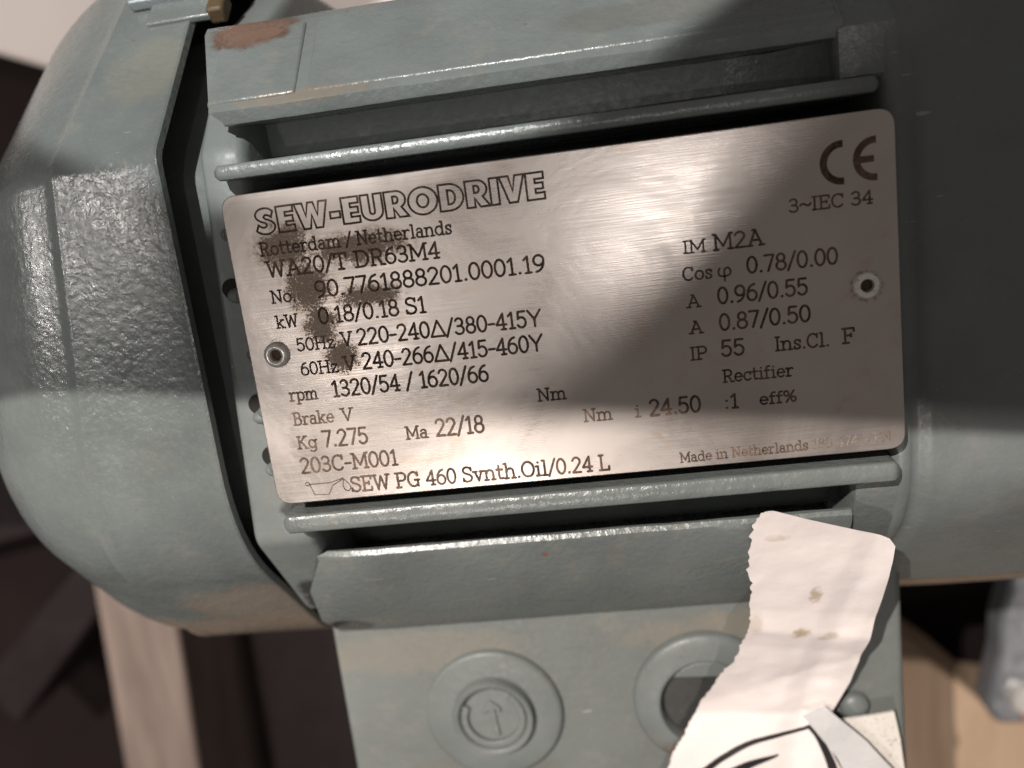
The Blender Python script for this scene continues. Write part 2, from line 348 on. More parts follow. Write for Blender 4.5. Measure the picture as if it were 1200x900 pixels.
# --- right end: band that closes the pads and the gear housing
def gear_sec(d=0.0):
    return fillet([(37 - d * .3, -3.2 - d), (53 - d * .8, -19.2 - d * .8), (70 - d, -48), (72 - d, -100), (40, -146 + d), (-40, -146 + d), (-72 + d, -100), (-71 + d, -46), (-63.5 + d * .8, -34 - d * .8), (-37 + d * .3, -4.2 - d)], [5, 6, 5, 8, 8, 8, 8, 1.2, 1.2, 24], 6)
band = [(43.5, 4.5), (44.2, 3.4), (45.2, 3.0), (48.5, 3.0), (51.6, 3.0), (52.0, 3.3)]
def end_block(sgn):
    sec = [(29.4, -20), (29.4, -4.6), (30.2, -3.7), (37.1, -3.5), (52.9, -19.3), (54.2, -24), (54.6, -41.5), (54.6, -58), (44, -40)]
    if sgn < 0: sec = [(29.4, -20), (29.4, -5.0), (30.0, -4.7), (33.0, -5.2), (36.1, -6.35), (40.3, -9.0), (44.1, -12.4), (63.4, -34.2), (66, -38), (70, -45.5), (60, -58), (44, -40)]
    rings = [[(x, sgn * (y - d * .7), z - d) for y, z in sec] for x, d in ((43.4, 1.0), (43.8, 0.25), (44.6, 0), (51.6, 0))]
    return build('end_block', *loft(rings), 'cast', motor, 40)
end_block(1); end_block(-1)
# ramps where the grooves run out towards the end block
for sgn in (1,):
    V = []; F = []; n = 14
    for k in range(n + 1):
        s = k / n; x = 26 + 18.4 * s; z = -18.6 + 14.6 * (1 - math.sqrt(max(0.0, 1 - s * s))) ** 0.9
        V += [(x, sgn * 29.6, z), (x, sgn * 36.2, z), (x, sgn * 36.2, -22), (x, sgn * 29.6, -22)]
    for k in range(n):
        a = 4 * k
        for j in range(4): F.append((a + j, a + (j + 1) % 4, a + 4 + (j + 1) % 4, a + 4 + j))
    F += [(3, 2, 1, 0), (4 * n, 4 * n + 1, 4 * n + 2, 4 * n + 3)]
    build('groove_ramp', V, F, 'cast', motor, 40)
gs = [(48.0, 6.0), (49.2, 1.2), (50.2, 0.2), (51.6, 0.1), (52.2, 0.5), (52.9, 0.8), (53.8, 0.6), (54.7, 0.1), (55.6, 0.0), (60, -0.3), (70, -0.6), (100, -0.8), (150, -0.8)]
build('gear_housing', *loft([[(x, y, z) for y, z in gear_sec(d)] for x, d in gs]), 'gear', motor, 42)

# --- sheet steel fan cover
def cover_sec(s, rnd, d=0.0):
    sec = fillet([(33, -3), (72, -42), (72, -108), (33, -147), (-33, -147), (-72, -108), (-72, -42), (-33, -3)], [4.5, 12, 8, 8, 8, 8, 34, 34], 8)
    out = []
    for y, z in sec:
        v = Vector((y, z - AX)); a = v.normalized() * 66
        v = v.lerp(a, rnd) * s; v = v - v.normalized() * d
        out.append((v.x, v.y + AX))
    return out
prof = [(-60.0, 1.004, 0, 0), (-60.4, 1.006, 0, 0), (-61.2, 1.004, 0, 0), (-66, 1.003, 0, .02), (-72, 1.002, 0, .05), (-78, 1.001, 0.0, .10), (-80.2, 1.000, 0.0, .11), (-81.2, 1.002, 0.0, .115), (-82.0, 0.999, 0.0, .12), (-83.0, 0.990, 0.01, .12), (-84.4, 0.984, 0.03, .12)]
for k in range(1, 19):
    th = math.pi / 2 * k / 18
    prof.append((-84.4 - 34 * math.sin(th), 0.984 * (0.30 + 0.70 * math.cos(th) ** 0.5), 0.03 + 0.97 * math.sin(th) ** 1.3, .12))
prof = [(x, s, r, h) for x, s, r, h in prof]
outer = [[(x + h * y, y, z) for y, z in cover_sec(s, r)] for x, s, r, h in prof]
inner = [[(x + 0.3 + h * y, y, z) for y, z in cover_sec(s, r, 1.3)] for x, s, r, h in reversed(prof[:9])]
V, F = loft(inner + outer, False, True)
cover = build('fan_cover', V, F, 'cover', motor, 30)
# clip on top of the cover with its slot
def obox(c, ax, ay, az, h):
    c = Vector(c); V = []
    for sz in (-1, 1):
        for sx, sy in ((-1, -1), (1, -1), (1, 1), (-1, 1)):
            V.append(tuple(c + Vector(ax) * sx * h[0] + Vector(ay) * sy * h[1] + Vector(az) * sz * h[2]))
    return V, [(3, 2, 1, 0), (4, 5, 6, 7), (0, 1, 5, 4), (1, 2, 6, 5), (2, 3, 7, 6), (3, 0, 4, 7)]
dg, nr = (0, 0.707, -0.707), (0, 0.707, 0.707)
build('clip', *obox((-63.0, 63.0, -31.0), (1, 0, 0), dg, nr, (9.0, 3.2, 1.2)), 'zinc', cover, None, 0.6)
build('tab', *obox((-62.0, 58.5, -28.0), (1, 0, 0), dg, nr, (6.0, 3.0, 0.7)), 'cover', cover, None, 0.4)
build('tab_stud', *obox((-55.0, 58.2, -27.6), (1, 0, 0), dg, nr, (1.6, 2.6, 1.6)), 'bore', cover, None, 0.6)

# --- terminal box with its two blanking plugs and cover screw
BZ = -30.0
bx0, bx1, by0, by1 = -56.6, 57.6, -140, -59
box = build('terminal_box', *prism_z([(bx0 + .0, by1), (bx0 - .6, by0), (bx1, by0), (bx1 + .0, by1 + 1.6)], -100, BZ), 'box', motor, None, 1.2, 3)
def plug(cx, cy, ang):
    # outer boss, raised collar with a stepped opening, sunk disc with an arrow
    bo = build('knockout_boss', *lathe_z(cx, cy, [(14.5, BZ - .5), (14.4, BZ + .7), (14.0, BZ + 1.15), (13.4, BZ + 1.3), (9.0, BZ + 1.3)], 64), 'plug', box, 40)
    build('knockout_collar', *lathe_z(cx, cy, [(8.6, BZ + 1.0), (8.5, BZ + 2.6), (8.1, BZ + 3.1), (7.4, BZ + 3.1), (7.0, BZ + 2.8), (6.7, BZ + 1.6)], 64, True, False), 'plug', box, 40)
    build('knockout_disc', *lathe_z(cx, cy, [(6.7, BZ + 1.2), (6.6, BZ + 1.75), (0.3, BZ + 1.85)], 48), 'plug', box, 40)
    # the half-moon step left of the arrow, and the arrow
    pts = []
    a0, a1 = math.radians(50), math.radians(150)
    for k in range(15): a = a0 + (a1 - a0) * k / 14; pts.append((cx + 6.75 * math.cos(a), cy + 6.75 * math.sin(a)))
    c, s = math.cos(ang), math.sin(ang)
    def R(x, y): return (cx + x * c - y * s, cy + x * s + y * c)
    arrow = [R(*q) for q in ((-.65, -4.2), (.65, -4.2), (.65, 1.9), (1.9, 1.0), (1.9, 2.2), (0, 4.0), (-1.9, 2.2), (-1.9, 1.0), (-.65, 1.9))]
    build('arrow', *prism_z(arrow, BZ + 1.7, BZ + 2.25), 'plug', box, None, 0.18)
    crescent = []
    for k in range(17): a = math.radians(150 + (410 - 150) * k / 16); crescent.append((cx + 6.8 * math.cos(a), cy + 6.8 * math.sin(a)))
    for k in range(16, -1, -1): a = math.radians(150 + (410 - 150) * k / 16); crescent.append((cx + 5.3 * math.cos(a), cy + 5.3 * math.sin(a)))
    build('collar_step', *prism_z(crescent, BZ + 1.7, BZ + 2.6), 'plug', box, None, 0.25)
plug(-25.0, -85.0, math.radians(5))
# the second opening has lost its disc down to a shallow recess, floor painted with hole shade, with a torn half-moon at its top
px_, py_ = 18.8, -84.6
build('knockout_boss', *lathe_z(px_, py_, [(14.9, BZ - .5), (14.8, BZ + 0.9), (14.4, BZ + 1.5), (13.8, BZ + 1.8), (10.2, BZ + 2.9), (9.6, BZ + 2.8), (9.2, BZ + 2.2), (8.8, BZ + 0.3)], 64, True, False), 'plug', box, 40)
build('recess_floor', *lathe_z(px_, py_, [(8.8, BZ + .2), (8.7, BZ + .45), (0.3, BZ + .5)], 48), 'plug_shade', box, 40)
moon = [(px_ + 8.75 * math.cos(math.radians(a)), py_ + 8.75 * math.sin(math.radians(a))) for a in range(35, 146, 8)]
build('half_moon_step', *prism_z(moon, BZ + .4, BZ + 1.5), 'plug', box, None, 0.3)
build('cover_screw', *lathe_z(47.6, -88.0, [(2.9, BZ - .3), (2.9, BZ + .9), (2.4, BZ + 1.8), (1.3, BZ + 2.2), (0.2, BZ + 2.3)], 32), 'plug', box, 50)

# ================================================================== NAMEPLATE
def rrect(x0, x1, y0, y1, r, n=8):
    return fillet([(x1, y1), (x0, y1), (x0, y0), (x1, y0)], r, n)
plate = build('nameplate', *prism_z(rrect(-50, 50, -25.15, 25.15, 2.6), -0.8, 0.0), 'plate', motor, None, 0.16, 2, 'brushed stainless steel rating plate with etched brown lettering')
for x, y in ((-45.4, -0.1), (45.1, 0.45)):
    rv = build('rivet', *lathe_z(x, y, [(2.0, 0.01), (2.05, 0.3), (1.95, 0.7), (1.7, 1.05), (1.4, 1.2), (1.1, 1.1), (0.92, 0.8), (0.85, 0.15)], 40, True, False), 'rivet', plate, 50)
    build('rivet_bore', *lathe_z(x, y, [(0.83, 0.14), (0.8, 0.16), (0.1, 0.12)], 24), 'bore', plate, 50)

# --- stroke font: monoline with slab serifs, cap height 1
def A_(cx, cy, rx_, ry_, a0, a1, n=None):
    n = n or max(6, int(abs(a1 - a0) / 14)); return [(cx + rx_ * math.cos(math.radians(a0 + (a1 - a0) * k / n)), cy + ry_ * math.sin(math.radians(a0 + (a1 - a0) * k / n))) for k in range(n + 1)]
def Lx(*a): return [(a[i], a[i + 1]) for i in range(0, len(a), 2)]
def SEG(*a):
    p = Lx(*a); return [[p[i], p[i + 1]] for i in range(len(p) - 1)]
def CR(*a):
    p = Lx(*a); q = [p[0]] + p + [p[-1]]; out = []
    for i in range(1, len(q) - 2):
        for k in range(6):
            t = k / 6; P0, P1, P2, P3 = q[i - 1], q[i], q[i + 1], q[i + 2]
            out.append(tuple(0.5 * (2 * P1[d] + (P2[d] - P0[d]) * t + (2 * P0[d] - 5 * P1[d] + 4 * P2[d] - P3[d]) * t * t + (3 * P1[d] - P0[d] - 3 * P2[d] + P3[d]) * t ** 3) for d in (0, 1)))
    out.append(p[-1]); return out
def s_(x, y, h=.12): return [[(x - h, y), (x + h, y)]]
G = {}
X = .66
G['0'] = (.66, [A_(.33, .5, .25, .5, 0, 360, 30)])
G['1'] = (.52, [[(.10, .80), (.29, 1.0)], [(.29, 1), (.29, 0)]] + s_(.29, 0, .15))
G['2'] = (.66, [A_(.32, .74, .23, .26, 165, -25) + CR(.50, .58, .30, .28, .08, 0)[1:], [(.08, 0), (.57, 0)]])
G['3'] = (.66, [A_(.31, .75, .21, .25, 155, -90), A_(.31, .26, .25, .26, 90, -150)] + [[(.22, .51), (.33, .51)]])
G['4'] = (.68, SEG(.46, 0, .46, 1, .06, .30, .62, .30) + s_(.46, 0, .13))
G['5'] = (.66, SEG(.54, 1, .16, 1, .12, .54) + [A_(.31, .32, .25, .32, 138, -150)])
G['6'] = (.66, [A_(.33, .31, .25, .31, 0, 360, 28), CR(.09, .38, .13, .66, .28, .90, .48, 1.0)])
G['9'] = (.66, [A_(.33, .69, .25, .31, 0, 360, 28), CR(.57, .62, .53, .34, .38, .10, .18, 0)])
G['7'] = (.62, SEG(.07, 1, .56, 1, .24, 0))
G['8'] = (.66, [A_(.33, .76, .20, .24, 0, 360, 26), A_(.33, .27, .25, .27, 0, 360, 28)])
G['.'] = (.30, [[(.14, .02), (.17, .02)], [(.14, .05), (.17, .05)]])
G[':'] = (.30, [[(.14, .03), (.17, .03)], [(.14, .55), (.17, .55)]])
G['/'] = (.50, [[(.04, -.10), (.46, 1.06)]])
G['-'] = (.46, [[(.06, .40), (.40, .40)]])
G[' '] = (.34, [])
G['~'] = (.70, [CR(.04, .42, .16, .54, .30, .52, .42, .42, .56, .40, .68, .54)])
G['%'] = (.86, [A_(.20, .76, .15, .22, 0, 360, 18), A_(.66, .24, .15, .22, 0, 360, 18), [(.18, -.02), (.70, 1.0)]])
G['Δ'] = (.92, SEG(.05, 0, .46, 1, .87, 0, .05, 0))
G['φ'] = (.80, [CR(.16, .66, .08, .42, .14, .10, .40, .02, .66, .10, .74, .40, .62, .66, .46, .60, .40, .40, .40, -.34)])
def serif_cap(stems): return [q for x, y in stems for q in s_(x, y)]
G['A'] = (.86, SEG(.13, 0, .43, 1, .73, 0) + SEG(.24, .34, .62, .34) + serif_cap([(.13, 0), (.73, 0)]) + [[(.30, 1), (.43, 1)]])
G['B'] = (.78, SEG(.18, 0, .18, 1) + [[(.05, 1), (.42, 1)], [(.05, 0), (.46, 0)], [(.18, .53), (.44, .53)]] + [A_(.42, .765, .20, .235, 90, -90), A_(.45, .265, .24, .265, 90, -90)])
G['C'] = (.80, [A_(.42, .5, .34, .5, 48, 318)] + SEG(.69, .98, .69, .72))
G['D'] = (.86, SEG(.18, 0, .18, 1) + [[(.05, 1), (.42, 1)], [(.05, 0), (.42, 0)], A_(.42, .5, .36, .5, 90, -90)])
G['E'] = (.74, SEG(.18, 0, .18, 1) + SEG(.05, 1, .64, 1, .64, .80) + SEG(.05, 0, .66, 0, .66, .22) + [[(.18, .52), (.50, .52)], [(.50, .62), (.50, .42)]])
G['F'] = (.70, SEG(.18, 0, .18, 1) + SEG(.05, 1, .62, 1, .62, .78) + [[(.18, .52), (.48, .52)], [(.48, .62), (.48, .42)]] + s_(.20, 0, .15))
G['G'] = (.86, [A_(.42, .5, .34, .5, 48, 320)] + SEG(.69, .98, .69, .74) + SEG(.50, .44, .80, .44) + SEG(.70, .44, .70, .02))
G['H'] = (.90, SEG(.18, 0, .18, 1) + SEG(.72, 0, .72, 1) + [[(.18, .52), (.72, .52)]] + serif_cap([(.18, 0), (.18, 1), (.72, 0), (.72, 1)]))
G['I'] = (.40, SEG(.20, 0, .20, 1) + serif_cap([(.20, 0), (.20, 1)]))
G['K'] = (.86, SEG(.18, 0, .18, 1) + [[(.70, 1), (.18, .42)], [(.34, .60), (.72, 0)]] + serif_cap([(.18, 0), (.18, 1), (.70, 1), (.74, 0)]))
G['L'] = (.72, SEG(.18, 0, .18, 1) + SEG(.05, 0, .64, 0, .64, .24) + s_(.18, 1))
G['M'] = (1.04, SEG(.16, 0, .16, 1, .52, .22, .88, 1, .88, 0) + serif_cap([(.16, 0), (.88, 0)]) + [[(.03, 1), (.18, 1)], [(.86, 1), (1.01, 1)]])
G['N'] = (.92, SEG(.18, 0, .18, 1, .74, 0, .74, 1) + serif_cap([(.18, 0), (.74, 1)]) + [[(.04, 1), (.18, 1)]])
G['O'] = (.90, [A_(.45, .5, .37, .5, 0, 360, 32)])
G['P'] = (.76, SEG(.18, 0, .18, 1) + [[(.05, 1), (.44, 1)], [(.18, .46), (.44, .46)], A_(.44, .73, .24, .27, 90, -90)] + s_(.20, 0, .15))
G['R'] = (.84, SEG(.18, 0, .18, 1) + [[(.05, 1), (.42, 1)], [(.18, .48), (.44, .48)], A_(.43, .74, .23, .26, 90, -90), [(.44, .48), (.66, 0)]] + serif_cap([(.18, 0), (.72, 0)]))
G['S'] = (.72, [CR(.60, .80, .50, .95, .34, 1.0, .17, .94, .10, .77, .18, .62, .36, .53, .54, .43, .62, .26, .54, .07, .35, 0, .18, .05, .09, .20)] + [[(.60, .96), (.60, .76)], [(.09, .04), (.09, .24)]])
G['T'] = (.80, SEG(.40, 0, .40, 1) + SEG(.08, .78, .08, 1, .72, 1, .72, .78) + s_(.40, 0, .15))
G['V'] = (.88, SEG(.14, 1, .44, 0, .74, 1) + serif_cap([(.14, 1), (.74, 1)]))
G['W'] = (1.14, SEG(.14, 1, .34, 0, .57, .92, .80, 0, 1.0, 1) + serif_cap([(.14, 1), (1.0, 1)]))
G['Y'] = (.84, SEG(.06, 1, .42, .44, .78, 1) + SEG(.42, .44, .42, 0))
G['a'] = (.66, [CR(.12, .56, .22, .66, .38, .66, .48, .54, .48, .30, .48, .08), A_(.29, .20, .20, .20, 0, 360, 20), [(.48, .08), (.50, 0)], [(.48, 0), (.62, 0)], [(.30, .40), (.48, .38)]])
G['b'] = (.74, SEG(.14, 0, .14, 1) + [A_(.38, .33, .25, .33, 0, 360, 22)] + [[(.02, 1), (.14, 1)]])
G['c'] = (.62, [A_(.34, .33, .26, .33, 45, 320)] + [[(.53, .66), (.53, .46)]])
G['d'] = (.76, SEG(.58, 0, .58, 1) + [A_(.33, .33, .25, .33, 0, 360, 22)] + [[(.44, 1), (.58, 1)], [(.58, 0), (.70, 0)]])
G['e'] = (.66, [[(.08, .35), (.58, .35)] + A_(.33, .33, .25, .33, 4, 318)[1:]])
G['f'] = (.48, [CR(.18, 0, .18, .5, .18, .80, .26, .97, .42, .98), [(.04, .64), (.38, .64)]] + s_(.19, 0, .14))
G['g'] = (.72, [A_(.33, .34, .25, .31, 0, 360, 22), CR(.58, .64, .58, .2, .58, -.10, .46, -.28, .28, -.29, .12, -.20), [(.58, .64), (.70, .64)]])
G['h'] = (.78, SEG(.17, 0, .17, 1) + [CR(.17, .40, .26, .60, .42, .66, .56, .58, .60, .40, .60, 0)] + [[(.04, 1), (.17, 1)]] + serif_cap([(.17, 0), (.61, 0)]))
G['i'] = (.40, SEG(.20, 0, .20, .64) + [[(.07, .64), (.20, .64)]] + s_(.20, 0, .14) + [[(.19, .90), (.21, .90)]])
G['k'] = (.76, SEG(.17, 0, .17, 1) + [[(.56, .64), (.17, .26)], [(.30, .38), (.60, 0)], [(.04, 1), (.17, 1)]] + serif_cap([(.17, 0), (.57, .64), (.62, 0)]))
G['l'] = (.40, SEG(.20, 0, .20, 1) + [[(.07, 1), (.20, 1)]] + s_(.20, 0, .14))
G['m'] = (1.14, SEG(.17, 0, .17, .64) + [CR(.17, .40, .26, .60, .38, .66, .52, .58, .56, .40, .56, 0), CR(.56, .40, .64, .60, .78, .66, .91, .58, .95, .40, .95, 0), [(.04, .64), (.17, .64)]] + serif_cap([(.17, 0), (.56, 0), (.96, 0)]))
G['n'] = (.78, SEG(.17, 0, .17, .64) + [CR(.17, .40, .26, .60, .42, .66, .56, .58, .60, .40, .60, 0), [(.04, .64), (.17, .64)]] + serif_cap([(.17, 0), (.61, 0)]))
G['o'] = (.68, [A_(.34, .33, .26, .33, 0, 360, 24)])
G['p'] = (.76, SEG(.17, -.30, .17, .64) + [A_(.42, .33, .25, .33, 0, 360, 22), [(.04, .64), (.17, .64)]] + s_(.17, -.30, .14))
G['r'] = (.60, SEG(.18, 0, .18, .64) + [CR(.18, .36, .26, .56, .40, .66, .52, .60), [(.04, .64), (.18, .64)]] + s_(.20, 0, .16))
G['s'] = (.56, [CR(.46, .52, .36, .65, .22, .65, .12, .54, .18, .40, .36, .30, .46, .18, .38, .03, .22, .0, .10, .10), [(.46, .64), (.46, .48)], [(.10, .02), (.10, .18)]])
G['t'] = (.50, [CR(.20, .92, .20, .5, .20, .18, .27, .03, .44, .05), [(.05, .64), (.42, .64)]])
G['v'] = (.66, SEG(.12, .64, .33, 0, .54, .64) + serif_cap([(.12, .64), (.54, .64)]))
G['z'] = (.60, SEG(.10, .48, .10, .64, .50, .64, .08, 0, .52, 0, .52, .16))

class Ink:
    def __init__(s, z=0.02): s.V = []; s.F = []; s.z = z
    def stroke(s, pts, w, closed=False, caps=True):
        if not closed and len(pts) > 8 and (Vector(pts[0]) - Vector(pts[-1])).length < 1e-4: pts = pts[:-1]; closed = True
        z = s.z; s.z += 0.0006; h = w / 2; n = len(pts); o = len(s.V); L = []; Rr = []
        for i in range(n):
            p = Vector(pts[i])
            d0 = (p - Vector(pts[i - 1])) if (i > 0 or closed) else None
            d1 = (Vector(pts[(i + 1) % n]) - p) if (i < n - 1 or closed) else None
            if d0 is not None and d0.length < 1e-6: d0 = None
            if d1 is not None and d1.length < 1e-6: d1 = None
            d0 = d0 if d0 is not None else d1; d1 = d1 if d1 is not None else d0
            if d0 is None: return
            n0 = Vector((-d0.y, d0.x)).normalized(); n1 = Vector((-d1.y, d1.x)).normalized()
            nn = (n0 + n1)
            nn = nn.normalized() if nn.length > 1e-3 else n0
            k = h / max(0.45, nn.dot(n0))
            L.append(p + nn * k); Rr.append(p - nn * k)
        for a, b in zip(L, Rr): s.V += [(a.x, a.y, z), (b.x, b.y, z)]
        for i in range(n if closed else n - 1):
            j = (i + 1) % n; s.F.append((o + 2 * i, o + 2 * i + 1, o + 2 * j + 1, o + 2 * j))
        if not closed and caps:
            for p, d in ((Vector(pts[0]), Vector(pts[0]) - Vector(pts[1])), (Vector(pts[-1]), Vector(pts[-1]) - Vector(pts[-2]))):
                a0 = math.atan2(d.y, d.x); o = len(s.V)
                s.V += [(p.x + h * math.cos(a0 + a), p.y + h * math.sin(a0 + a), z + 0.0003) for a in (-1.5708, -.785, 0, .785, 1.5708)]
                s.F.append(tuple(range(o, o + 5)))
    def text(s, txt, x0, y0, x1, y1, h, wt=0.152):
        adv = sum(G[c][0] for c in txt); left = 0.06
        k = math.hypot(x1 - x0, y1 - y0) / max(adv - 0.1, .1); ux, uy = (x1 - x0) / math.hypot(x1 - x0, y1 - y0), (y1 - y0) / math.hypot(x1 - x0, y1 - y0)
        x = -left
        for c in txt:
            a, strokes = G[c]
            for st in strokes:
                s.stroke([(x0 + (x + px) * k * ux - py * h * uy, y0 + (x + px) * k * uy + py * h * ux) for px, py in st], wt * h)
            x += a
    def make(s, name, mat='ink', parent=None):
        me = bpy.data.meshes.new(name); me.from_pydata([tuple(c * MM for c in v) for v in s.V], [], s.F); me.materials.append(M[mat])
        for p in me.polygons:
            if p.normal.z < 0: p.flip()
        o = bpy.data.objects.new(name, me); col.objects.link(o); adopt(o, parent or plate); return o

LINES = [
 [("Rotterdam / Netherlands",-45.05,15.55,-14.82,15.35,1.97)],
 [("WA20/T DR63M4",-44.59,12.14,-17.16,11.99,2.39)],
 [("No.",-44.69,8.10,-40.80,8.05,1.89),("90.7761888201.0001.19",-37.43,8.15,-1.49,8.08,2.47)],
 [("kW",-44.62,4.08,-41.12,4.06,1.91),("0.18/0.18 S1",-37.63,4.0,-20.50,3.94,2.43)],
 [("50Hz",-41.98,0.09,-35.84,0.05,1.93),("V",-34.72,0.05,-32.92,0.03,2.18),("220-240Δ/380-415Y",-32.07,0.02,-3.02,-0.12,2.45)],
 [("60Hz",-42.01,-3.85,-35.96,-3.89,1.95),("V",-34.97,-3.85,-33.02,-3.87,2.21),("240-266Δ/415-460Y",-31.89,-3.88,-3.22,-4.02,2.48)],
 [("rpm",-44.67,-7.84,-40.07,-7.90,1.98),("1320/54 / 1620/66",-37.51,-7.88,-12.29,-7.92,2.53),("Nm",-4.97,-12.0,-0.55,-12.03,1.92)],
 [("Brake",-44.79,-11.88,-38.09,-11.96,2.01),("V",-36.80,-11.95,-34.82,-11.97,1.99)],
 [("Kg",-44.82,-15.9,-41.65,-15.93,2.03),("7.275",-40.51,-15.97,-33.09,-16.04,2.60),("Ma",-26.73,-16.05,-23.24,-16.08,1.99),("22/18",-21.82,-16.0,-14.08,-16.08,2.69),("Nm",1.82,-16.04,6.22,-16.06,1.93),("i",9.80,-16.09,10.60,-16.10,1.92),("24.50",12.05,-16.13,19.83,-16.21,2.46),(":1",23.53,-16.15,25.59,-16.18,2.16),("eff%",28.81,-16.07,34.16,-16.09,1.75)],
 [("203C-M001",-45.01,-20.07,-28.79,-20.14,2.50)],
 [("SEW PG 460 Svnth.Oil/0.24 L",-37.15,-24.0,4.97,-24.25,2.43)],
 [("3~IEC 34",34.82,12.30,46.57,12.22,1.83)],
 [("IM",19.23,8.19,22.47,8.16,1.76),("M2A",23.72,8.15,30.90,8.17,2.25)],
 [("Cos",18.88,4.16,23.16,4.13,1.91),("φ",24.03,4.12,25.91,4.12,1.90),("0.78/0.00",28.29,4.2,41.30,4.12,2.33)],
 [("A",19.17,0.07,21.07,0.05,1.81),("0.96/0.55",23.73,0.13,36.81,0.10,2.37)],
 [("A",19.22,-3.94,21.13,-3.98,1.83),("0.87/0.50",23.68,-3.93,36.97,-3.97,2.40)],
 [("IP",19.01,-8.03,21.45,-8.03,1.92),("55",23.63,-7.94,27.06,-7.97,2.37),("Ins.Cl.",31.61,-7.95,39.49,-8.03,2.03),("F",41.47,-7.92,43.20,-7.92,2.20)],
 [("Rectifier",23.58,-12.01,34.01,-12.05,1.87)],
]
for row in LINES:
    k = Ink()
    for a in row: k.text(*a)
    k.make('lettering')
k = Ink(); k.text("Made in Netherlands",16.08,-24.19,35.51,-23.96,1.54); k.make('lettering')
k = Ink(); k.text("188 474 3 EN",36.28,-23.95,47.94,-23.83,1.51, 0.11); k.make('lettering', 'ink_worn')

# --- outlined bold heading
def thick(pts, t):
    L, R_ = [], []
    for i, p in enumerate(pts):
        a = Vector(pts[max(i - 1, 0)]); b = Vector(pts[min(i + 1, len(pts) - 1)]); d = (b - a).normalized(); nn = Vector((-d.y, d.x))
        L.append(tuple(Vector(p) + nn * t)); R_.append(tuple(Vector(p) - nn * t))
    return L + R_[::-1]
OUT = {
 'S': (.70, [CR(.62, .86, .50, .97, .33, 1.0, .16, .95, .05, .80, .07, .63, .20, .50, .33, .43, .37, .34, .32, .27, .22, .27, .10, .37) + CR(.02, .15, .16, .03, .34, 0, .52, .06, .63, .22, .61, .39, .48, .52, .36, .58, .31, .66, .36, .73, .45, .72, .55, .64)]),
 'E': (.62, [Lx(.04, 0, .58, 0, .58, .24, .31, .24, .31, .39, .55, .39, .55, .61, .31, .61, .31, .76, .58, .76, .58, 1, .04, 1)]),
 'W': (1.10, [Lx(.02, 1, .24, 0, .46, 0, .55, .52, .64, 0, .86, 0, 1.08, 1, .82, 1, .74, .48, .64, 1, .46, 1, .36, .48, .28, 1)]),
 '-': (.40, [Lx(.04, .28, .36, .28, .36, .52, .04, .52)]),
 'U': (.76, [Lx(.04, 1, .04, .36) + A_(.38, .36, .34, .36, 180, 360)[1:] + Lx(.72, 1, .46, 1, .46, .38) + A_(.38, .36, .08, .12, 0, -180)[1:] + Lx(.30, 1)]),
 'R': (.76, [Lx(.04, 0, .04, 1, .40, 1) + A_(.40, .67, .30, .33, 80, -60) + Lx(.76, 0, .46, 0, .30, .34, .30, 0), Lx(.30, .54, .30, .80) + A_(.38, .67, .08, .13, 90, -90)]),
 'O': (.96, [A_(.48, .5, .46, .52, 0, 360, 36)[:-1], A_(.48, .5, .18, .25, 0, 360, 28)[:-1]]),
 'D': (.84, [Lx(.04, 0, .04, 1, .36, 1) + A_(.36, .5, .44, .5, 85, -85) + Lx(.36, 0), Lx(.31, .23, .31, .77) + A_(.36, .5, .18, .27, 90, -90)]),
 'I': (.34, [Lx(.04, 0, .30, 0, .30, 1, .04, 1)]),
 'V': (.78, [Lx(.01, 1, .26, 0, .52, 0, .77, 1, .49, 1, .39, .42, .29, 1)]),
}
k = Ink(); word = 'SEW-EURODRIVE'; adv = sum(OUT[c][0] for c in word); kx = (45.05 - 0.0) / adv; x = 0.0
for c in word:
    for poly in OUT[c][1]:
        pts = [(-45.05 + (x + px) * kx, 18.75 + py * 3.9) for px, py in poly]
        dense = []
        for i, q in enumerate(pts):
            if not dense or (Vector(q) - Vector(dense[-1])).length > 0.01: dense.append(q)
        if c in 'SO' or False: k.stroke(dense, 0.32, True)
        else:
            k.stroke(dense, 0.32, True)
    x += OUT[c][0]
k.make('heading_lettering')
# --- CE mark
k = Ink()
for cx, r in ((42.55, 2.62), (47.15, 2.62)):
    k.stroke(A_(cx, 18.45, r, r, 86, 274, 26), 1.0, False, False)
k.stroke([(44.9, 18.45), (46.95, 18.47)], 0.95, False, False)
k.make('conformity_mark')
# --- oil can symbol
k = Ink(); lw = 0.16
k.stroke(Lx(-44.1, -22.1, -43.5, -23.95), lw); k.stroke(Lx(-43.5, -23.95, -41.1, -24.1), lw); k.stroke(Lx(-41.1, -24.1, -40.3, -22.65), lw)
k.stroke(Lx(-40.3, -22.65, -38.5, -21.75), lw); k.stroke(Lx(-38.5, -21.75, -38.35, -21.5), lw); k.stroke(Lx(-38.35, -21.5, -40.4, -22.1), lw); k.stroke(Lx(-40.4, -22.1, -44.1, -22.1), lw)
k.stroke(A_(-44.45, -22.0, .32, .32, 0, 360, 16), lw); k.stroke(CR(-38.3, -21.7, -38.5, -22.8, -38.2, -23.6, -37.6, -23.7, -37.3, -23.1, -37.7, -22.3, -38.3, -21.7), lw)
k.make('oil_can_symbol')

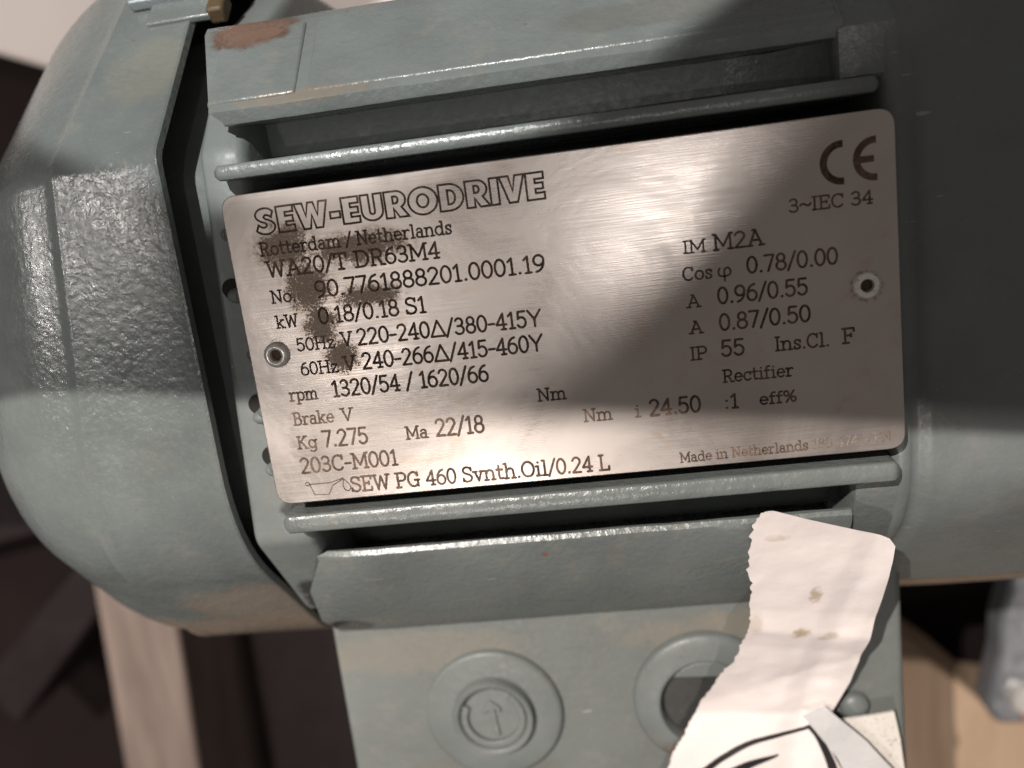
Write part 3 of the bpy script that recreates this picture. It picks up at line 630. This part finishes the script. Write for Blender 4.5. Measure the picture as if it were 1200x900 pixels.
# ================================================================== TORN LABEL AND SCRAPS
def ripple(x, y, bump, seed):
    q = Vector((x, y, 0)) * 0.09
    z = bump * mnoise.noise(Vector((q.x + seed, q.y, 0.3))) * 2 + bump * 0.5 * mnoise.noise(Vector((q.x * 3 + seed, q.y * 3, 0.9)))
    if torn_folds.get(seed):
        for ax, ay, nx, ny, h, wd in torn_folds[seed]:                 # sharp fold ridges
            d = (x - ax) * nx + (y - ay) * ny; z += h * max(0.0, 1 - abs(d) / wd)
    return z
torn_folds = {4.0: [(38, -63, 0.25, 0.97, 0.9, 5.0), (34, -76, -0.35, 0.94, -0.8, 6.0), (30, -80, 0.80, 0.60, 0.6, 4.5), (44, -50, 0.97, -0.2, -0.6, 4.0)]}
def sheet(name, rows, mat, lab, cat, ncol=14, th=0.22, bump=0.5, torn=0.0, seed=0):
    """rows: list of (left point, right point) in mm; a thin curling sheet with real thickness"""
    V = []; F = []; nr_ = len(rows)
    top = []
    for i, (a, b) in enumerate(rows):
        a, b = Vector(a), Vector(b)
        for j in range(ncol + 1):
            s = j / ncol; p = a.lerp(b, s)
            if j == 0 and torn:
                p.x += torn * (random.random() - 0.5) * 2 + 0.5 * mnoise.noise(Vector((p.y * 0.9, seed, 0))) + 0.5 * mnoise.noise(Vector((p.y * 0.25, seed, 5)))
                p.y += torn * (random.random() - 0.5)
            p.z += ripple(p.x, p.y, bump, seed)
            top.append(p)
    nb = len(top); V = [tuple(p) for p in top] + [(p.x, p.y, p.z - th) for p in top]
    W = ncol + 1
    for i in range(nr_ - 1):
        for j in range(ncol):
            a = i * W + j; F.append((a, a + W, a + W + 1, a + 1)); F.append((a + nb + 1, a + nb + W + 1, a + nb + W, a + nb))
    edge = [j for j in range(W)] + [i * W + ncol for i in range(1, nr_)] + [(nr_ - 1) * W + j for j in range(ncol - 1, -1, -1)] + [i * W for i in range(nr_ - 2, 0, -1)]
    for i in range(len(edge)):
        a, b = edge[i], edge[(i + 1) % len(edge)]; F.append((a, b, b + nb, a + nb))
    o = build(name, V, F, mat, None, 50); tag(o, lab, cat); return o
def interp(rows, n):
    out = []
    for i in range(len(rows) - 1):
        for k in range(n):
            s = k / n; out.append((Vector(rows[i][0]).lerp(Vector(rows[i + 1][0]), s), Vector(rows[i][1]).lerp(Vector(rows[i + 1][1]), s)))
    out.append((Vector(rows[-1][0]), Vector(rows[-1][1]))); return out
LABEL = [((28.96, -32.03, 3.42), (46.53, -39.97, -1.02)), ((27.43, -32.39, 3.22), (47.67, -40.67, -1.42)), ((26.09, -35.33, 1.57), (48.68, -42.33, -2.34)), ((25.57, -41.4, -1.83), (48.67, -46.07, -4.44)), ((26.17, -49.73, -6.49), (48.3, -54.43, -9.12)), ((26.08, -58.74, -11.53), (47.53, -63.04, -13.94)), ((24.43, -67.13, -16.23), (46.51, -72.15, -19.04)), ((21.18, -73.35, -19.72), (45.36, -78.73, -22.73)), ((15.99, -85.34, -25.2), (42.3, -86.17, -25.2)), ((12.12, -91.24, -25.2), (40.41, -91.52, -25.2)), ((9.58, -96.96, -25.2), (43.32, -98.99, -25.2)), ((4.72, -106.66, -25.2), (47.0, -108.97, -25.2))]
lab = sheet('torn_label', interp(LABEL, 12), 'paper', 'torn white paper label curling up from the terminal box', 'label', 30, 0.16, 0.34, 0.13, 4.0)
def lab_z(x, y):
    return max(1.2 + 0.56 * (y + 36), -25.2) + ripple(x, y, 0.34, 4.0)
def curve_print(pts, w, parent):
    p = CR(*[c for q in pts for c in q]); V = []; F = []
    for i, q in enumerate(p):
        a = Vector(p[max(i - 1, 0)]); b = Vector(p[min(i + 1, len(p) - 1)]); d = (b - a).normalized(); s = i / (len(p) - 1); h = w[0] + (w[1] - w[0]) * s
        for sg in (h, 0, -h):
            x, y = q[0] - d.y * sg, q[1] + d.x * sg; V.append((x, y, lab_z(x, y) + 0.14))
    for i in range(len(p) - 1):
        for j in (0, 1): F.append((3 * i + j, 3 * i + j + 1, 3 * i + j + 4, 3 * i + j + 3))
    o = build('printed_line', V, F, 'black', parent, 60); return o
curve_print([(14.82, -99.64), (20.25, -95.25), (24.64, -92.62), (29.74, -91.02), (34.74, -90.2), (37.75, -89.07)], (0.75, 0.35), lab)
curve_print([(37.5, -88.9), (39.2, -91.2), (40.7, -95.0), (41.8, -98.9), (42.4, -103)], (0.4, 1.1), lab)
curve_print([(20.77, -99.9), (24.65, -97.28), (28.59, -95.96), (31.47, -95.17)], (1.4, 0.2), lab)
TAPE = [((36.27, -85.58, -23.5), (40.56, -83.64, -23.5)), ((38.52, -88.91, -23.5), (43.9, -87.4, -23.5)), ((41.51, -93.82, -23.5), (48.04, -91.97, -23.5)), ((45.25, -100.73, -23.5), (52.61, -98.3, -23.5)), ((48.22, -107.68, -23.5), (56.41, -105.22, -23.5))]
sheet('tape_strip', interp(TAPE, 5), 'tape', 'narrow strip of shiny white tape crossing the speckled card', 'tape', 8, 0.12, 0.35, 0.0, 9.0)
CARD = [((42.46, -89.49, -26.5), (54.37, -88.02, -26.5)), ((42.73, -94.1, -26.5), (55.3, -93.95, -26.5)), ((43.61, -99.96, -26.5), (55.9, -100.7, -26.5)), ((43.99, -109.84, -26.5), (56.91, -110.54, -26.5))]
sheet('card_scrap', interp(CARD, 5), 'card', 'small speckled off-white card scrap at the corner of the terminal box', 'card', 10, 0.6, 0.15, 0.0, 2.0)

# ================================================================== BACKGROUND, far below and out of focus
fl = build('floor', [(-900, -900, -330), (900, -900, -330), (900, 900, -330), (-900, 900, -330)], [(0, 1, 2, 3)], 'floor'); tag(fl, 'dark floor under the motor', None, None, 'structure')
def block(name, pts, z0, z1, mat, lab_, cat, bev=2.0, group=None):
    o = build(name, *prism_z(pts, z0, z1), mat, None, None, bev); tag(o, lab_, cat, group); return o
block('pale_board', [(-420, 174), (-247, 105.5), (-215, 92), (-60, 40), (260, 60), (300, 400), (-420, 400)], -330, -262, 'pale', 'pale board lying behind the motor at the top of the picture', 'board')
block('black_wedge', [(-72.5, 60), (-72.0, 90), (-69, 120), (-55, 118), (-66.0, 84), (-58.0, 60)], -78, -70, 'black', 'black strap added for the dark gap behind the fan cover clip', 'wedge', 1.0)  # added black filler for a dark gap, not a known part
block('timber_batten', [(-243, -120), (-206, -130), (-218, -300), (-256, -300)], -330, -230, 'timber', 'upright brown timber batten below the fan cover', 'timber')
block('cardboard_sheet', [(60, -205), (111, -199), (128, -201), (140, -212), (153, -226), (190, -233), (300, -232), (300, -420), (60, -420)], -270, -230, 'cardboard', 'brown cardboard sheet lying beside the terminal box', 'cardboard')
br = thing('steel_bracket', 'light grey steel bracket with a round bolt head', 'bracket', (140, -160, -330))
build('bracket_plate', *prism_z([(141, -110), (137.5, -130), (136.5, -140), (133.5, -152), (133.0, -165), (128, -186), (132, -193), (180, -195), (180, -110)], -184, -170), 'galv', br, None, 2.5)
build('bolt', *lathe_z(140.5, -180.5, [(6.2, -171), (6.2, -167), (5.0, -165), (0.5, -164.6)], 32), 'rivet', br, 50)
build('orange_cap', *lathe_z(146, -188.5, [(5.5, -170.5), (5.2, -166), (3.5, -164), (0.5, -163.6)], 32), 'orange', br, 50)
block('steel_bar', [(-345, -200), (-262, -128), (-244, -142), (-328, -226)], -330, -262, 'dark', 'dark steel bar slanting beside the timber batten', 'steel bar', 3)
block('steel_channel', [(-200, -140), (-120, -150), (-118, -330), (-206, -330)], -330, -285, 'dark', 'dark steel channel between batten and terminal box', 'steel channel', 3)
block('steel_plate', [(-420, 60), (-300, 20), (-270, -80), (-300, -130), (-420, -150)], -330, -300, 'dark', 'dark steel plate beyond the rounded end of the fan cover', 'steel plate', 3)
